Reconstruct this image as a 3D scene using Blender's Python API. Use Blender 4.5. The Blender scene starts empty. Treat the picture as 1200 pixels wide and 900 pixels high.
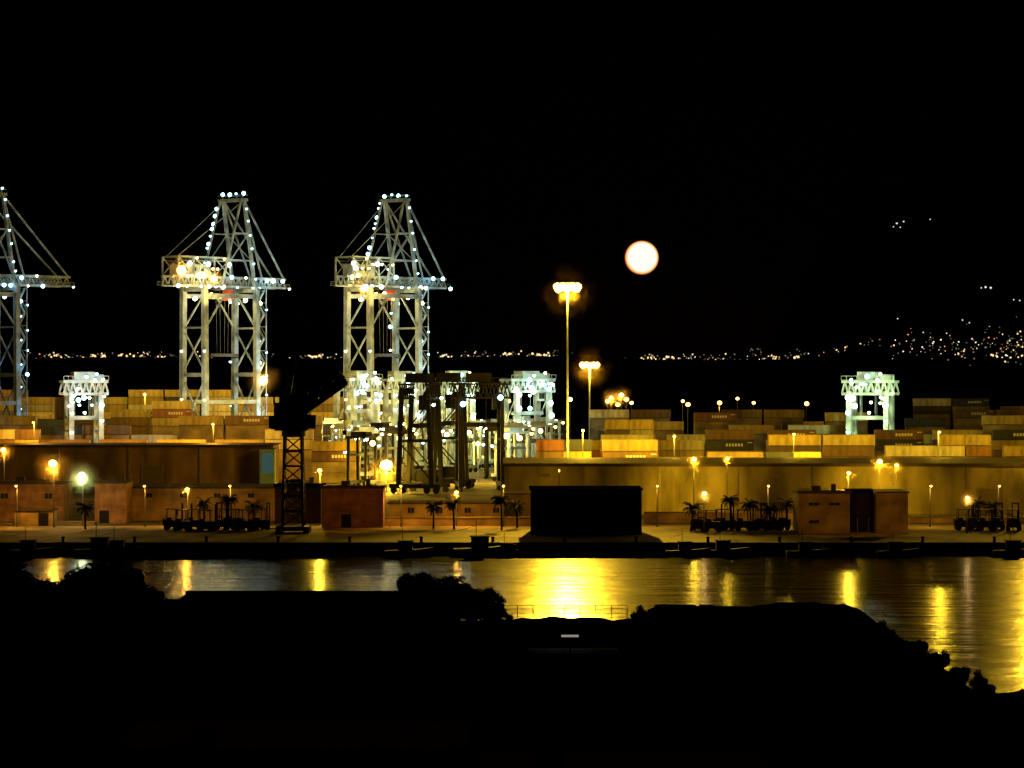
import bpy, math, random
from mathutils import Vector, Matrix
R = random.Random(7)
F = 3000.0; H = 32.0           # focal length in image pixels, eye height; placements below use image coordinates
def E(b, d): return (b-600.0)*d/F  # image x pixel at a chosen depth, to metres east
def EL(a, d): return H-(a-425.0)*d/F  # image y pixel at a chosen depth, to height in metres
scene = bpy.context.scene
col = scene.collection

# ---------------------------------------------------------------- materials
def mat(name, c, rough=0.7, metal=0.0, var=0.25, scale=1.5, bump=0.0, objcol=False, stretch=(1,1,1), spec=None):
    m = bpy.data.materials.new(name); m.use_nodes = True
    nt = m.node_tree; N = nt.nodes; L = nt.links
    b = N["Principled BSDF"]
    if spec is not None: b.inputs["Specular IOR Level"].default_value = spec
    tc = N.new("ShaderNodeTexCoord"); mp = N.new("ShaderNodeMapping")
    mp.inputs["Scale"].default_value = stretch
    L.new(tc.outputs["Object"], mp.inputs["Vector"])
    nz = N.new("ShaderNodeTexNoise"); nz.inputs["Scale"].default_value = scale; nz.inputs["Detail"].default_value = 6
    L.new(mp.outputs[0], nz.inputs["Vector"])
    rp = N.new("ShaderNodeValToRGB")
    rp.color_ramp.elements[0].position = 0.3; rp.color_ramp.elements[1].position = 0.7
    lo = 1.0-var*1.6
    rp.color_ramp.elements[0].color = (lo, lo*0.97, lo*0.92, 1); rp.color_ramp.elements[1].color = (1, 1, 1, 1)
    L.new(nz.outputs["Fac"], rp.inputs[0])
    mx = N.new("ShaderNodeMixRGB"); mx.blend_type = 'MULTIPLY'; mx.inputs[0].default_value = 1
    L.new(rp.outputs[0], mx.inputs[1])
    if objcol:
        oi = N.new("ShaderNodeObjectInfo"); L.new(oi.outputs["Color"], mx.inputs[2])
    else:
        mx.inputs[2].default_value = (*c, 1)
    L.new(mx.outputs[0], b.inputs["Base Color"])
    b.inputs["Roughness"].default_value = rough; b.inputs["Metallic"].default_value = metal
    if bump:
        bp = N.new("ShaderNodeBump"); bp.inputs["Strength"].default_value = bump; bp.inputs["Distance"].default_value = 0.1
        L.new(nz.outputs["Fac"], bp.inputs["Height"]); L.new(bp.outputs[0], b.inputs["Normal"])
    return m
def emis(name, c, s):
    m = bpy.data.materials.new(name); m.use_nodes = True
    nt = m.node_tree; nt.nodes.clear()
    e = nt.nodes.new("ShaderNodeEmission"); e.inputs[0].default_value = (*c, 1); e.inputs[1].default_value = s
    o = nt.nodes.new("ShaderNodeOutputMaterial"); nt.links.new(e.outputs[0], o.inputs[0])
    return m
SOD = (1.0, 0.46, 0.04); YEL = (1.0, 0.58, 0.03); CYA = (0.36, 0.80, 1.0); WRM = (1.0, 0.72, 0.20)
M_crane = mat("crane_paint", (0.46, 0.55, 0.57), 0.45, var=0.45, scale=0.3)
M_craned = mat("crane_dark_steel", (0.08, 0.09, 0.10), 0.6)
M_blue = mat("blue_grey_paint", (0.20, 0.32, 0.40), 0.5)
M_red = mat("red_paint", (0.30, 0.05, 0.03), 0.5)
M_black = mat("dark_steel", (0.012, 0.011, 0.010), 0.7, spec=.15)
M_glass = mat("dark_glass", (0.02, 0.025, 0.03), 0.08, var=0.05)
M_cont = mat("container_paint", (1, 1, 1), 0.55, var=0.38, scale=0.7, objcol=True, stretch=(1, 1, 0.35))
M_contmix = mat("container_paint_mixed", (0.34, 0.23, 0.08), 0.6, var=0.55, scale=0.16)
M_white = mat("white_marking", (0.8, 0.8, 0.78), 0.6)
M_wally = mat("shed_wall_render", (0.33, 0.25, 0.09), 0.85, var=0.5, scale=0.2, bump=0.3, stretch=(1, 1, 0.35))
M_wallb = mat("shed_wall_brown", (0.32, 0.18, 0.075), 0.85, var=0.45, scale=0.25, bump=0.3, stretch=(1, 1, 0.35))
M_roof = mat("roof_sheet", (0.07, 0.048, 0.03), 0.8, scale=0.6, spec=.15)
M_pil = mat("pilaster_concrete", (0.24, 0.18, 0.08), 0.85, scale=0.8)
M_door = mat("roller_door", (0.17, 0.12, 0.05), 0.6, scale=2, stretch=(1, 1, 6))
M_brick = mat("brick_brown", (0.32, 0.15, 0.055), 0.85, var=.4, scale=0.5, bump=0.4)
M_tan = mat("tan_render", (0.40, 0.26, 0.11), 0.85, var=.42, scale=0.3, bump=0.3)
M_dkb = mat("dark_cladding", (0.03, 0.018, 0.011), 0.9, scale=0.6, spec=.1)
M_dkn = mat("black_cladding", (0.003, 0.0026, 0.0022), 1.0, scale=0.6, spec=0)
M_conc = mat("quay_concrete", (0.34, 0.25, 0.14), 0.85, var=0.58, scale=0.09, bump=0.2)
M_quayw = mat("quay_wall_stone", (0.02, 0.018, 0.014), 0.9, var=0.4, scale=0.5, bump=0.4, spec=.05)
M_asph = mat("asphalt", (0.12, 0.095, 0.065), 0.85, var=0.5, scale=0.12)
M_galv = mat("galvanised_steel", (0.42, 0.42, 0.40), 0.5, metal=0.2)
M_mast = mat("mast_pale_paint", (0.30, 0.36, 0.42), 0.6, spec=.2)
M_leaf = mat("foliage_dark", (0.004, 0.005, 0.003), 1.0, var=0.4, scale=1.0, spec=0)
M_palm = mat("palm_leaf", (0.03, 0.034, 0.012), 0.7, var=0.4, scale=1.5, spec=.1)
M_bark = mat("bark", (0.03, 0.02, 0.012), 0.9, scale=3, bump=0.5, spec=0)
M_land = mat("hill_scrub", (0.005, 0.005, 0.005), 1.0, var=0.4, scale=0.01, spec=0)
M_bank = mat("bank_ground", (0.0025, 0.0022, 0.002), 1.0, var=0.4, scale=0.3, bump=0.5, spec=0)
M_hull = mat("ship_hull", (0.05, 0.07, 0.10), 0.5, scale=0.2)
M_roofnear = mat("tar_roof", (0.05, 0.028, 0.018), 1.0, scale=0.5, spec=0)
L_sod = emis("lamp_sodium", (1.0, 0.56, 0.10), 16)
L_cya = emis("lamp_cool_white", (0.42, 0.86, 1.0), 7)
L_wht = emis("lamp_white", (0.9, 1.0, 0.72), 12)
L_wrm = emis("lamp_warm", (1.0, 0.62, 0.18), 10)
L_far = emis("lamp_amber_small", (1.0, 0.45, 0.1), 7)

# ---------------------------------------------------------------- mesh builder
class MB:
    def __init__(s): s.v = []; s.f = []; s.m = []
    def add(s, vs, fs, m=0):
        o = len(s.v); s.v += [tuple(v) for v in vs]
        for f in fs: s.f.append(tuple(i+o for i in f)); s.m.append(m)
    def box(s, a, b, m=0):
        x0, y0, z0 = a; x1, y1, z1 = b
        s.add([(x0,y0,z0),(x1,y0,z0),(x1,y1,z0),(x0,y1,z0),(x0,y0,z1),(x1,y0,z1),(x1,y1,z1),(x0,y1,z1)],
              [(0,3,2,1),(4,5,6,7),(0,1,5,4),(1,2,6,5),(2,3,7,6),(3,0,4,7)], m)
        return s
    def cyl(s, p, q, r1, r2=None, n=8, m=0):
        if r2 is None: r2 = r1
        p = Vector(p); q = Vector(q); d = (q-p).normalized()
        up = Vector((0,0,1)) if abs(d.z) < 0.95 else Vector((1,0,0))
        a = d.cross(up).normalized(); b = d.cross(a).normalized()
        vs = []
        for c, r in ((p, r1), (q, r2)):
            for i in range(n):
                t = 2*math.pi*i/n; vs.append(c+a*math.cos(t)*r+b*math.sin(t)*r)
        fs = [(i, (i+1) % n, n+(i+1) % n, n+i) for i in range(n)]
        fs += [tuple(range(n))[::-1], tuple(range(n, 2*n))]
        s.add(vs, fs, m); return s
    def beam(s, p, q, w, h=None, m=0):
        if h is None: h = w
        p = Vector(p); q = Vector(q); d = (q-p).normalized()
        up = Vector((0,0,1)) if abs(d.z) < 0.95 else Vector((1,0,0))
        a = d.cross(up).normalized()*w/2; b = a.cross(d).normalized()*h/2
        vs = [c+sa*a+sb*b for c in (p, q) for sa, sb in ((-1,-1),(1,-1),(1,1),(-1,1))]
        s.add(vs, [(0,1,2,3),(7,6,5,4),(0,4,5,1),(1,5,6,2),(2,6,7,3),(3,7,4,0)], m); return s
    def lattice(s, p, q, w, c=0.18, k=10, m=0, w2=None):
        w2 = w if w2 is None else w2
        p = Vector(p); q = Vector(q); d = (q-p).normalized()
        up = Vector((0,0,1)) if abs(d.z) < 0.95 else Vector((1,0,0))
        a = d.cross(up).normalized(); b = a.cross(d).normalized()
        cs = ((-1,-1),(1,-1),(1,1),(-1,1))
        def pt(t, j):
            ww = (w*(1-t)+w2*t)/2
            return p.lerp(q, t)+a*cs[j][0]*ww+b*cs[j][1]*ww
        for j in range(4): s.beam(pt(0,j), pt(1,j), c, m=m)
        for i in range(k):
            t0 = i/k; t1 = (i+1)/k
            for j in range(4):
                j2 = (j+1) % 4
                s.beam(pt(t0, j if i%2 else j2), pt(t1, j2 if i%2 else j), c*0.6, m=m)
                s.beam(pt(t1, j), pt(t1, j2), c*0.6, m=m)
        return s
    def ball(s, c, r, m=0, seg=8, rings=5, sz=1.0):
        c = Vector(c); vs = [c+Vector((0,0,r*sz))]
        for i in range(1, rings):
            t = math.pi*i/rings
            for j in range(seg):
                a = 2*math.pi*j/seg
                vs.append(c+Vector((math.sin(t)*math.cos(a)*r, math.sin(t)*math.sin(a)*r, math.cos(t)*r*sz)))
        vs.append(c-Vector((0,0,r*sz))); n = len(vs)-1
        fs = [(0, 1+j, 1+(j+1)%seg) for j in range(seg)]
        for i in range(rings-2):
            for j in range(seg):
                a = 1+i*seg+j; b = 1+i*seg+(j+1)%seg; fs.append((a, a+seg, b+seg, b))
        k = 1+(rings-2)*seg
        fs += [(k+(j+1)%seg, k+j, n) for j in range(seg)]
        s.add(vs, fs, m); return s
    def mesh(s, name, mats):
        me = bpy.data.meshes.new(name); me.from_pydata(s.v, [], s.f)
        for x in mats: me.materials.append(x)
        me.polygons.foreach_set("material_index", s.m); me.update(); return me
    def obj(s, name, mats, parent=None, loc=(0,0,0), rot=0):
        o = bpy.data.objects.new(name, s.mesh(name, mats)); col.objects.link(o)
        o.location = loc; o.rotation_euler = (0,0,rot)
        if parent: o.parent = parent
        return o
def tag(o, label, cat, group=None):
    o["label"] = label; o["category"] = cat
    if group: o["group"] = group
    return o
def thing(name, loc, label, cat, group=None, rot=0):
    o = bpy.data.objects.new(name, None); col.objects.link(o); o.empty_display_size = 1
    o.location = loc; o.rotation_euler = (0,0,rot); return tag(o, label, cat, group)
def dup(root, loc, rot=None, label=None, scale=None):
    n = root.copy(); col.objects.link(n); n.location = loc
    if rot is not None: n.rotation_euler = (0,0,rot)
    if scale: n.scale = (scale,)*3
    if label: n["label"] = label
    for c in root.children:
        k = c.copy(); k.parent = n; col.objects.link(k)
        for g in c.children:
            h = g.copy(); h.parent = k; col.objects.link(h)
    return n
def pl(x, y, z, P, c=SOD, r=0.35):
    l = bpy.data.lights.new("point_light", 'POINT'); l.energy = P; l.color = c; l.shadow_soft_size = r
    o = bpy.data.objects.new("point_light", l); o.location = (x,y,z); col.objects.link(o); return o
def spot(p, t, P, c=SOD, ang=80, r=0.3, blend=0.6):
    l = bpy.data.lights.new("spot_light", 'SPOT'); l.energy = P; l.color = c; l.shadow_soft_size = r
    l.spot_size = math.radians(ang); l.spot_blend = blend
    o = bpy.data.objects.new("spot_light", l); o.location = p; col.objects.link(o)
    o.rotation_euler = (Vector(p)-Vector(t)).to_track_quat('Z','Y').to_euler(); return o
def struct(o): o["kind"] = "structure"; return o
def lamp_halo(p, rad, dens, tint=(1,.72,.35)):   # added scatter ball imitating glare around a lamp, densest in the middle
    m = bpy.data.materials.new("halo_volume"); m.use_nodes = True; nt = m.node_tree; nt.nodes.clear(); N=nt.nodes; L=nt.links
    t = N.new("ShaderNodeTexCoord"); ln = N.new("ShaderNodeVectorMath"); ln.operation='LENGTH'; L.new(t.outputs["Object"], ln.inputs[0])
    mr = N.new("ShaderNodeMapRange"); mr.inputs[1].default_value=0.0; mr.inputs[2].default_value=rad*.95; mr.inputs[3].default_value=1.0; mr.inputs[4].default_value=0.0
    L.new(ln.outputs["Value"], mr.inputs[0])
    pw = N.new("ShaderNodeMath"); pw.operation='POWER'; pw.inputs[1].default_value=3.6; L.new(mr.outputs[0], pw.inputs[0])
    mu = N.new("ShaderNodeMath"); mu.operation='MULTIPLY'; mu.inputs[1].default_value=dens*9; L.new(pw.outputs[0], mu.inputs[0])
    s = N.new("ShaderNodeVolumeScatter"); L.new(mu.outputs[0], s.inputs["Density"]); s.inputs["Color"].default_value=(*tint,1)
    o = N.new("ShaderNodeOutputMaterial"); L.new(s.outputs[0], o.inputs["Volume"])
    b = MB().ball((0,0,0), rad, 0, 24, 14).obj("halo_volume", [m], loc=p); b["kind"] = "stuff"; b["label"] = "added glow halo around a lit lamp"

# ---------------------------------------------------------------- world, camera
w = bpy.data.worlds.new("World"); scene.world = w; w.use_nodes = True
nt = w.node_tree; bg = nt.nodes["Background"]
sky = nt.nodes.new("ShaderNodeTexSky"); sky.sky_type = 'NISHITA'; sky.sun_disc = False
sky.sun_elevation = math.radians(2.4); sky.sun_rotation = math.radians(3)
nt.links.new(sky.outputs[0], bg.inputs[0]); bg.inputs[1].default_value = 0.00001
cam = bpy.data.cameras.new("camera"); co = bpy.data.objects.new("camera", cam); col.objects.link(co)
co.location = (0,0,H); co.rotation_euler = (math.radians(90),0,0)
cam.lens = 90; cam.sensor_width = 36; cam.shift_y = -25/1200; cam.clip_end = 80000; cam.clip_start = 1
scene.camera = co
scene.view_settings.view_transform = 'Standard'
ms = bpy.data.lights.new("moonlight", 'SUN'); ms.energy = 0.0002; ms.color = (1,0.85,0.7); ms.angle = math.radians(0.5)
mo = bpy.data.objects.new("moonlight", ms); col.objects.link(mo)
mo.rotation_euler = Vector((152, 3000, 123)).to_track_quat('Z','Y').to_euler()

# moon
mm = bpy.data.materials.new("moon_surface"); mm.use_nodes = True
nt = mm.node_tree; nt.nodes.clear(); N = nt.nodes; L = nt.links
tc = N.new("ShaderNodeTexCoord"); sp = N.new("ShaderNodeSeparateXYZ"); L.new(tc.outputs["Object"], sp.inputs[0])
mv = N.new("ShaderNodeCombineXYZ"); L.new(sp.outputs[0], mv.inputs[0]); L.new(sp.outputs[2], mv.inputs[2])
ln = N.new("ShaderNodeVectorMath"); ln.operation = 'LENGTH'; L.new(mv.outputs[0], ln.inputs[0])
rp = N.new("ShaderNodeValToRGB"); L.new(ln.outputs["Value"], rp.inputs[0])
e = rp.color_ramp.elements; e[0].position = 0.80; e[0].color = (1.0,0.95,0.80,1); e[1].position = 1.0; e[1].color = (0.45,0.05,0.005,1)  # warm limb shading put into the emission colour towards the rim
k = rp.color_ramp.elements.new(0.91); k.color = (1.0,0.55,0.16,1)
em = N.new("ShaderNodeEmission"); L.new(rp.outputs[0], em.inputs[0]); em.inputs[1].default_value = 1.15
ou = N.new("ShaderNodeOutputMaterial"); L.new(em.outputs[0], ou.inputs[0])
moon = MB().ball((0,0,0), 1, seg=64, rings=32).obj("moon", [mm], loc=(E(752,30000), 30000, EL(302,30000)))
moon.scale = (198,198,198); struct(moon); moon["label"] = "full moon, pale cream with orange rim"

# ---------------------------------------------------------------- water
wm = bpy.data.materials.new("harbour_water"); wm.use_nodes = True
nt = wm.node_tree; N = nt.nodes; L = nt.links; b = N["Principled BSDF"]
b.inputs["Base Color"].default_value = (0.002,0.0025,0.003,1); b.inputs["Roughness"].default_value = 0.20; b.inputs["IOR"].default_value = 1.33
b.inputs["Specular IOR Level"].default_value = 0.15
b.inputs["Specular Tint"].default_value = (0.62,0.6,0.55,1)
tc = N.new("ShaderNodeTexCoord")
def wn(sx, sy, sc):
    mp = N.new("ShaderNodeMapping"); mp.inputs["Scale"].default_value = (sx,sy,1); L.new(tc.outputs["Object"], mp.inputs[0])
    nz = N.new("ShaderNodeTexNoise"); nz.inputs["Scale"].default_value = sc; nz.inputs["Detail"].default_value = 4; L.new(mp.outputs[0], nz.inputs["Vector"]); return nz
n1 = wn(0.35,0.9,0.5); n2 = wn(0.16,0.5,0.32)
b1 = N.new("ShaderNodeBump"); b1.inputs["Strength"].default_value = 0.8; b1.inputs["Distance"].default_value = 0.18; L.new(n1.outputs["Fac"], b1.inputs["Height"])
b2 = N.new("ShaderNodeBump"); b2.inputs["Strength"].default_value = 0.9; b2.inputs["Distance"].default_value = 0.45; L.new(n2.outputs["Fac"], b2.inputs["Height"])
L.new(b1.outputs[0], b2.inputs["Normal"]); L.new(b2.outputs[0], b.inputs["Normal"])
g = MB(); S = 40000
g.add([(-S,-2000,0),(S,-2000,0),(S,S,0),(-S,S,0)], [(0,1,2,3)])
struct(g.obj("sea_water", [wm]))
g = MB(); g.add([(-2500,975,1.2),(2500,975,1.2),(6000,9700,1.2),(-6000,9700,1.2)], [(0,1,2,3)])
struct(g.obj("dark_sheen_cover", [M_land]))  # dark sheet added to hide the moon's sheen on the far sea

# ---------------------------------------------------------------- terminal ground (z=2)
g = MB(); g.box((-420,428,-6),(420,884,1.7),0)
struct(g.obj("quay", [M_quayw]))
g = MB(); g.box((-420,427.6,1.704),(420,470,2.0),0)
for i in range(-60,60): g.box((i*7-0.5,427.2,0.3),(i*7+0.5,427.596,1.7),1)
struct(g.obj("quay_apron", [M_conc, M_black]))
g = MB(); g.box((-420,470.004,1.704),(420,884,1.996),0); struct(g.obj("terminal_ground", [M_asph]))
g = MB()
for i in range(10): g.box((-400,548+i*45-2.5,1.998),(400,548+i*45-2.3,2.004),0)
struct(g.obj("yard_line_marking", [M_white]))

# ---------------------------------------------------------------- far coast
def far_z(x, y):
    t = (y-9600)/2600.0
    if t <= 0: return -5
    base = 56+5*math.sin(x/700.0)+3*math.sin(x/230.0+1) - (14 if x > 400 else 0)
    hill = 0
    if x > 1150:
        s = min((x-1150)/600.0, 1.0); s = s*s*(3-2*s); hill = s*(330*t+900*max(0, t-0.4)) * (0.95+0.1*math.sin(x/170.0))
    return base*min(1, t*3.6) + hill
g = MB(); nx, ny = 150, 26; xs = [-3800+i*7600/nx for i in range(nx+1)]; ys = [9500+j*2800/ny for j in range(ny+1)]
g.v = [(x,y,far_z(x,y)+R.uniform(-2,2)) for y in ys for x in xs]
for j in range(ny):
    for i in range(nx):
        a = j*(nx+1)+i; g.f.append((a,a+1,a+nx+2,a+nx+1)); g.m.append(0)
struct(g.obj("far_hills", [M_land]))
FL = [emis("town_light_warm", (1.0,0.62,0.24), 1.5), emis("town_light_white", (1,0.92,0.75), 0.9), emis("town_light_orange", (1.0,0.38,0.12), 0.8),
      emis("town_light_faint", (1.0,0.75,0.45), 0.17)]
g = MB()
def town(px, y, up=0, sz=None, m=None):
    x = E(px, y); z = far_z(x, y)+4+up
    if m is None: m = R.choice([0,0,1,2,3,3,3,3,3])
    r = sz or R.choice([1.6,2.0,2.6,3.4])
    g.box((x-r, y-r, z-8-up),(x+r, y+r, z-r),4)
    g.ball((x, y, z), r, m, 6, 4)
def hill_y(px, a):
    y = 9700
    while y < 12250:
        if far_z(E(px,y), y)+4 >= EL(a, y): return y
        y += 15
    return None
segs = [(30,205,85),(205,350,16),(350,405,30),(505,655,65),(655,745,4),(745,985,90),(985,1040,14),(1040,1205,50)]
for a,bb,n in segs:
    for i in range(n): town(R.uniform(a,bb), 10450+R.uniform(-150,150)-(400 if a>1000 else 0), up=R.choice([-6,0,0,6,14])+R.uniform(-6,6))
for a,bb in ((55,72),(108,112),(118,124),(130,190),(360,376),(515,540),(590,600),(610,650),(752,770),(775,800),(905,910),(930,936),(1160,1200)):
    for i in range(9): town(R.uniform(a,bb), 10400-(500 if a>1000 else 0), up=R.uniform(-4,8), sz=R.choice([3,4,5]), m=R.choice([0,0,1]))
for i in range(120):
    px=1045+155*R.random()**0.6; y=hill_y(px, R.gauss(402,12))
    if y: town(px, y, m=R.choice([0,1,2,3,3,3,3,3,3]))
for i in range(12): town(R.gauss(885,6), R.uniform(10400,10500), up=R.uniform(10,40), m=3)
for i in range(8): town(R.gauss(937,4), R.uniform(10400,10500), up=R.uniform(10,40), m=3)
for px, a in ((1047,266),(1051,263),(1055,267),(1059,260),(1090,258),(1150,338),(1155,337),(1161,339),(1188,352),(1195,353),(1052,374),(1128,376),(1136,379)):
    y = hill_y(px, a)
    if y: town(px, y, m=1, sz=R.choice([3,4,5]))
tl = g.obj("distant_town_lights", FL+[M_land]); tl["kind"] = "stuff"; tl["label"] = "lit windows and street lights of a distant coastal town"

# ---------------------------------------------------------------- containers
def cont_mesh(Lx, name, marks=False):
    g = MB(); W = 2.44; Hh = 2.59; x1 = Lx/2; y1 = W/2
    g.box((-x1+0.08,-y1+0.06,0.1),(x1-0.08,y1-0.06,Hh-0.04),0)
    n = int(Lx/0.42)
    for i in range(n):
        x = -x1+0.3+(Lx-0.6)*(i+0.5)/n
        for sy in (-1,1):
            ya, yb = sorted((sy*(y1-0.061), sy*(y1-0.012))); g.box((x-0.1,ya,0.16),(x+0.1,yb,Hh-0.13),0)
    for sx in (-1,1):
        for sy in (-1,1):
            xa, xb = sorted((sx*x1, sx*(x1-0.16))); ya, yb = sorted((sy*y1, sy*(y1-0.16)))
            g.box((xa,ya,0),(xb,yb,Hh),0)
    for sy in (-1,1):
        ya, yb = sorted((sy*y1, sy*(y1-0.1)))
        g.box((-x1+0.16,ya,0.02),(x1-0.16,yb,0.15),2); g.box((-x1+0.16,ya,Hh-0.12),(x1-0.16,yb,Hh-0.005),0)
    for yy in (-0.8,-0.35,0.35,0.8): g.cyl((x1-0.05,yy,0.15),(x1-0.05,yy,Hh-0.15),0.03,n=5,m=1)
    if marks:
        for q in range(6):
            xx = -x1+Lx*0.42+q*0.75
            g.box((xx,-y1-0.01,1.05),(xx+0.5,-y1-0.003,1.75),1)
        g.box((x1-1.6,-y1-0.01,1.9),(x1-0.4,-y1-0.003,2.1),1)
    return g.mesh(name, [M_cont, M_white, M_black])
CM = [cont_mesh(12.19,"shipping_container"), cont_mesh(12.19,"shipping_container",True), cont_mesh(6.06,"shipping_container")]
PAL = [((0.60,0.44,0.10),"tan"),((0.76,0.60,0.22),"cream"),((0.68,0.62,0.42),"light grey"),((0.56,0.38,0.06),"ochre"),((0.50,0.31,0.07),"ochre"),((0.60,0.44,0.10),"tan"),
       ((0.34,0.09,0.03),"rust red"),((0.14,0.06,0.03),"brown"),((0.03,0.04,0.06),"dark blue"),((0.54,0.38,0.11),"tan"),((0.30,0.15,0.04),"brown"),((0.52,0.38,0.07),"ochre"),((0.80,0.68,0.36),"cream"),((0.20,0.10,0.03),"brown")]
ncont = 0
hidden = MB()
def container(x,y,z,kind,where,grp,br=1.0):
    global ncont
    ncont += 1
    c, nm = R.choice(PAL)
    if kind == 0 and R.random() < (0.4 if nm in ("rust red","dark blue","brown") else 0.04): kind = 1
    o = bpy.data.objects.new("shipping_container", CM[kind]); col.objects.link(o)
    o.location = (x+R.uniform(-.15,.15),y+R.uniform(-.15,.15),z); o.rotation_euler = (0,0,R.uniform(-0.006,0.006))
    k = R.uniform(0.45,1.2)*br; o.color = (c[0]*k,c[1]*k,c[2]*k,1)
    size = "short" if kind == 2 else "long"
    tag(o, f"{nm} {size} shipping container {where}", "shipping container", grp)
def stack(x, y, h, vis, where, grp, z0=2.0):
    twenty = R.random() < 0.22
    for l in range(h):
        z = z0+l*2.6
        if l >= h-vis:
            if twenty:
                container(x-3.1,y,z,2,where,grp); container(x+3.1,y,z,2,where,grp)
            else: container(x,y,z,0,where,grp)
        else: hidden.box((x-5.95,y-1.1,z+0.02),(x+5.95,y+1.1,z+2.57),0)
G1 = "containers stacked in the yard"
def yard(y, b0, b1, hs, vis):
    x = E(b0,y)+6.2; h = R.choice(hs)
    while x+6 < E(b1,y)+12:
        if R.random() < 0.8: h = R.choice(hs)
        if h: stack(x, y, h, min(h,vis), "in a yard stack", G1)
        x += 12.7 if R.random() < 0.6 else R.uniform(14,17)
yard(562, 752, 1200, [3,3,4,4,2], 2)
yard(566, 628, 742, [5,5,4], 2)
yard(604, 640, 1200, [4,5,3,4], 2)
yard(648, 650, 1200, [4,5,5,6,3], 2)
yard(699, 660, 1200, [4,5,6,0], 1)
yard(740, 700, 1200, [4,5,6], 1)
yard(785, 690, 970, [5,6,5,0], 1)
yard(785, 1060, 1200, [5,6,6], 1)
yard(845, 1070, 1200, [6,7,7], 2)
yard(652, -10, 320, [4,5,4,3], 2)
yard(695, -10, 335, [4,5,6], 1)
yard(728, 20, 345, [5,6,4,0], 1)
yard(790, 130, 200, [6,7,7], 3)
yard(640, 365, 420, [3,4], 2)
yard(810, 330, 560, [3,4,4], 1)
G2 = "containers stacked on the ship deck"
ship = thing("container_ship", (E(250,905),915,0), "dark blue container ship moored behind the cranes", "ship")
g = MB(); n = 24; LS = 125; sec = []
for i in range(n+1):
    t = -1+2*i/n; hw = 15*(1-max(0,abs(t)-0.75)**2*14); sec.append((t*LS,max(hw,0.6)))
for i in range(n+1):
    x,hw = sec[i]; g.v += [(x,-hw*0.8,-3),(x,-hw,3),(x,-hw,12),(x,hw,12),(x,hw,3),(x,hw*0.8,-3)]
for i in range(n):
    for j in range(5): a=i*6+j; g.f.append((a,a+6,a+7,a+1)); g.m.append(0)
g.f += [(0,1,2,3,4,5),tuple(n*6+k for k in (5,4,3,2,1,0))]; g.m += [0,0]
g.obj("hull",[M_hull],ship)
g = MB(); g.box((-108,-12,12),(-98,12,31),0); g.box((-109,-14,31),(-97,14,33),0)
for l in range(6): g.box((-107.5,-12.08,14+l*2.8),(-98.5,-12.003,15+l*2.8),1)
g.obj("deckhouse",[M_crane,M_glass],ship)
for a in range(15):
    dx = -88+a*12.9; x = ship.location.x+dx
    if dx > 96: break
    if R.random()<0.1: continue
    hh = R.choice([3,4,4,5]) if a<6 else R.choice([3,4,3,2])
    for l in range(hh): container(x, 903.5, 12.05+l*2.6, 0, "stacked on the ship deck", G2)
    hidden.box((x-6,905,12.02),(x+6,925,12+hh*2.6-0.2),0)
ho = hidden.obj("container_stack_core",[M_contmix]); ho["kind"]="stuff"; ho["label"]="lower layers of stacked shipping containers"

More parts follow.
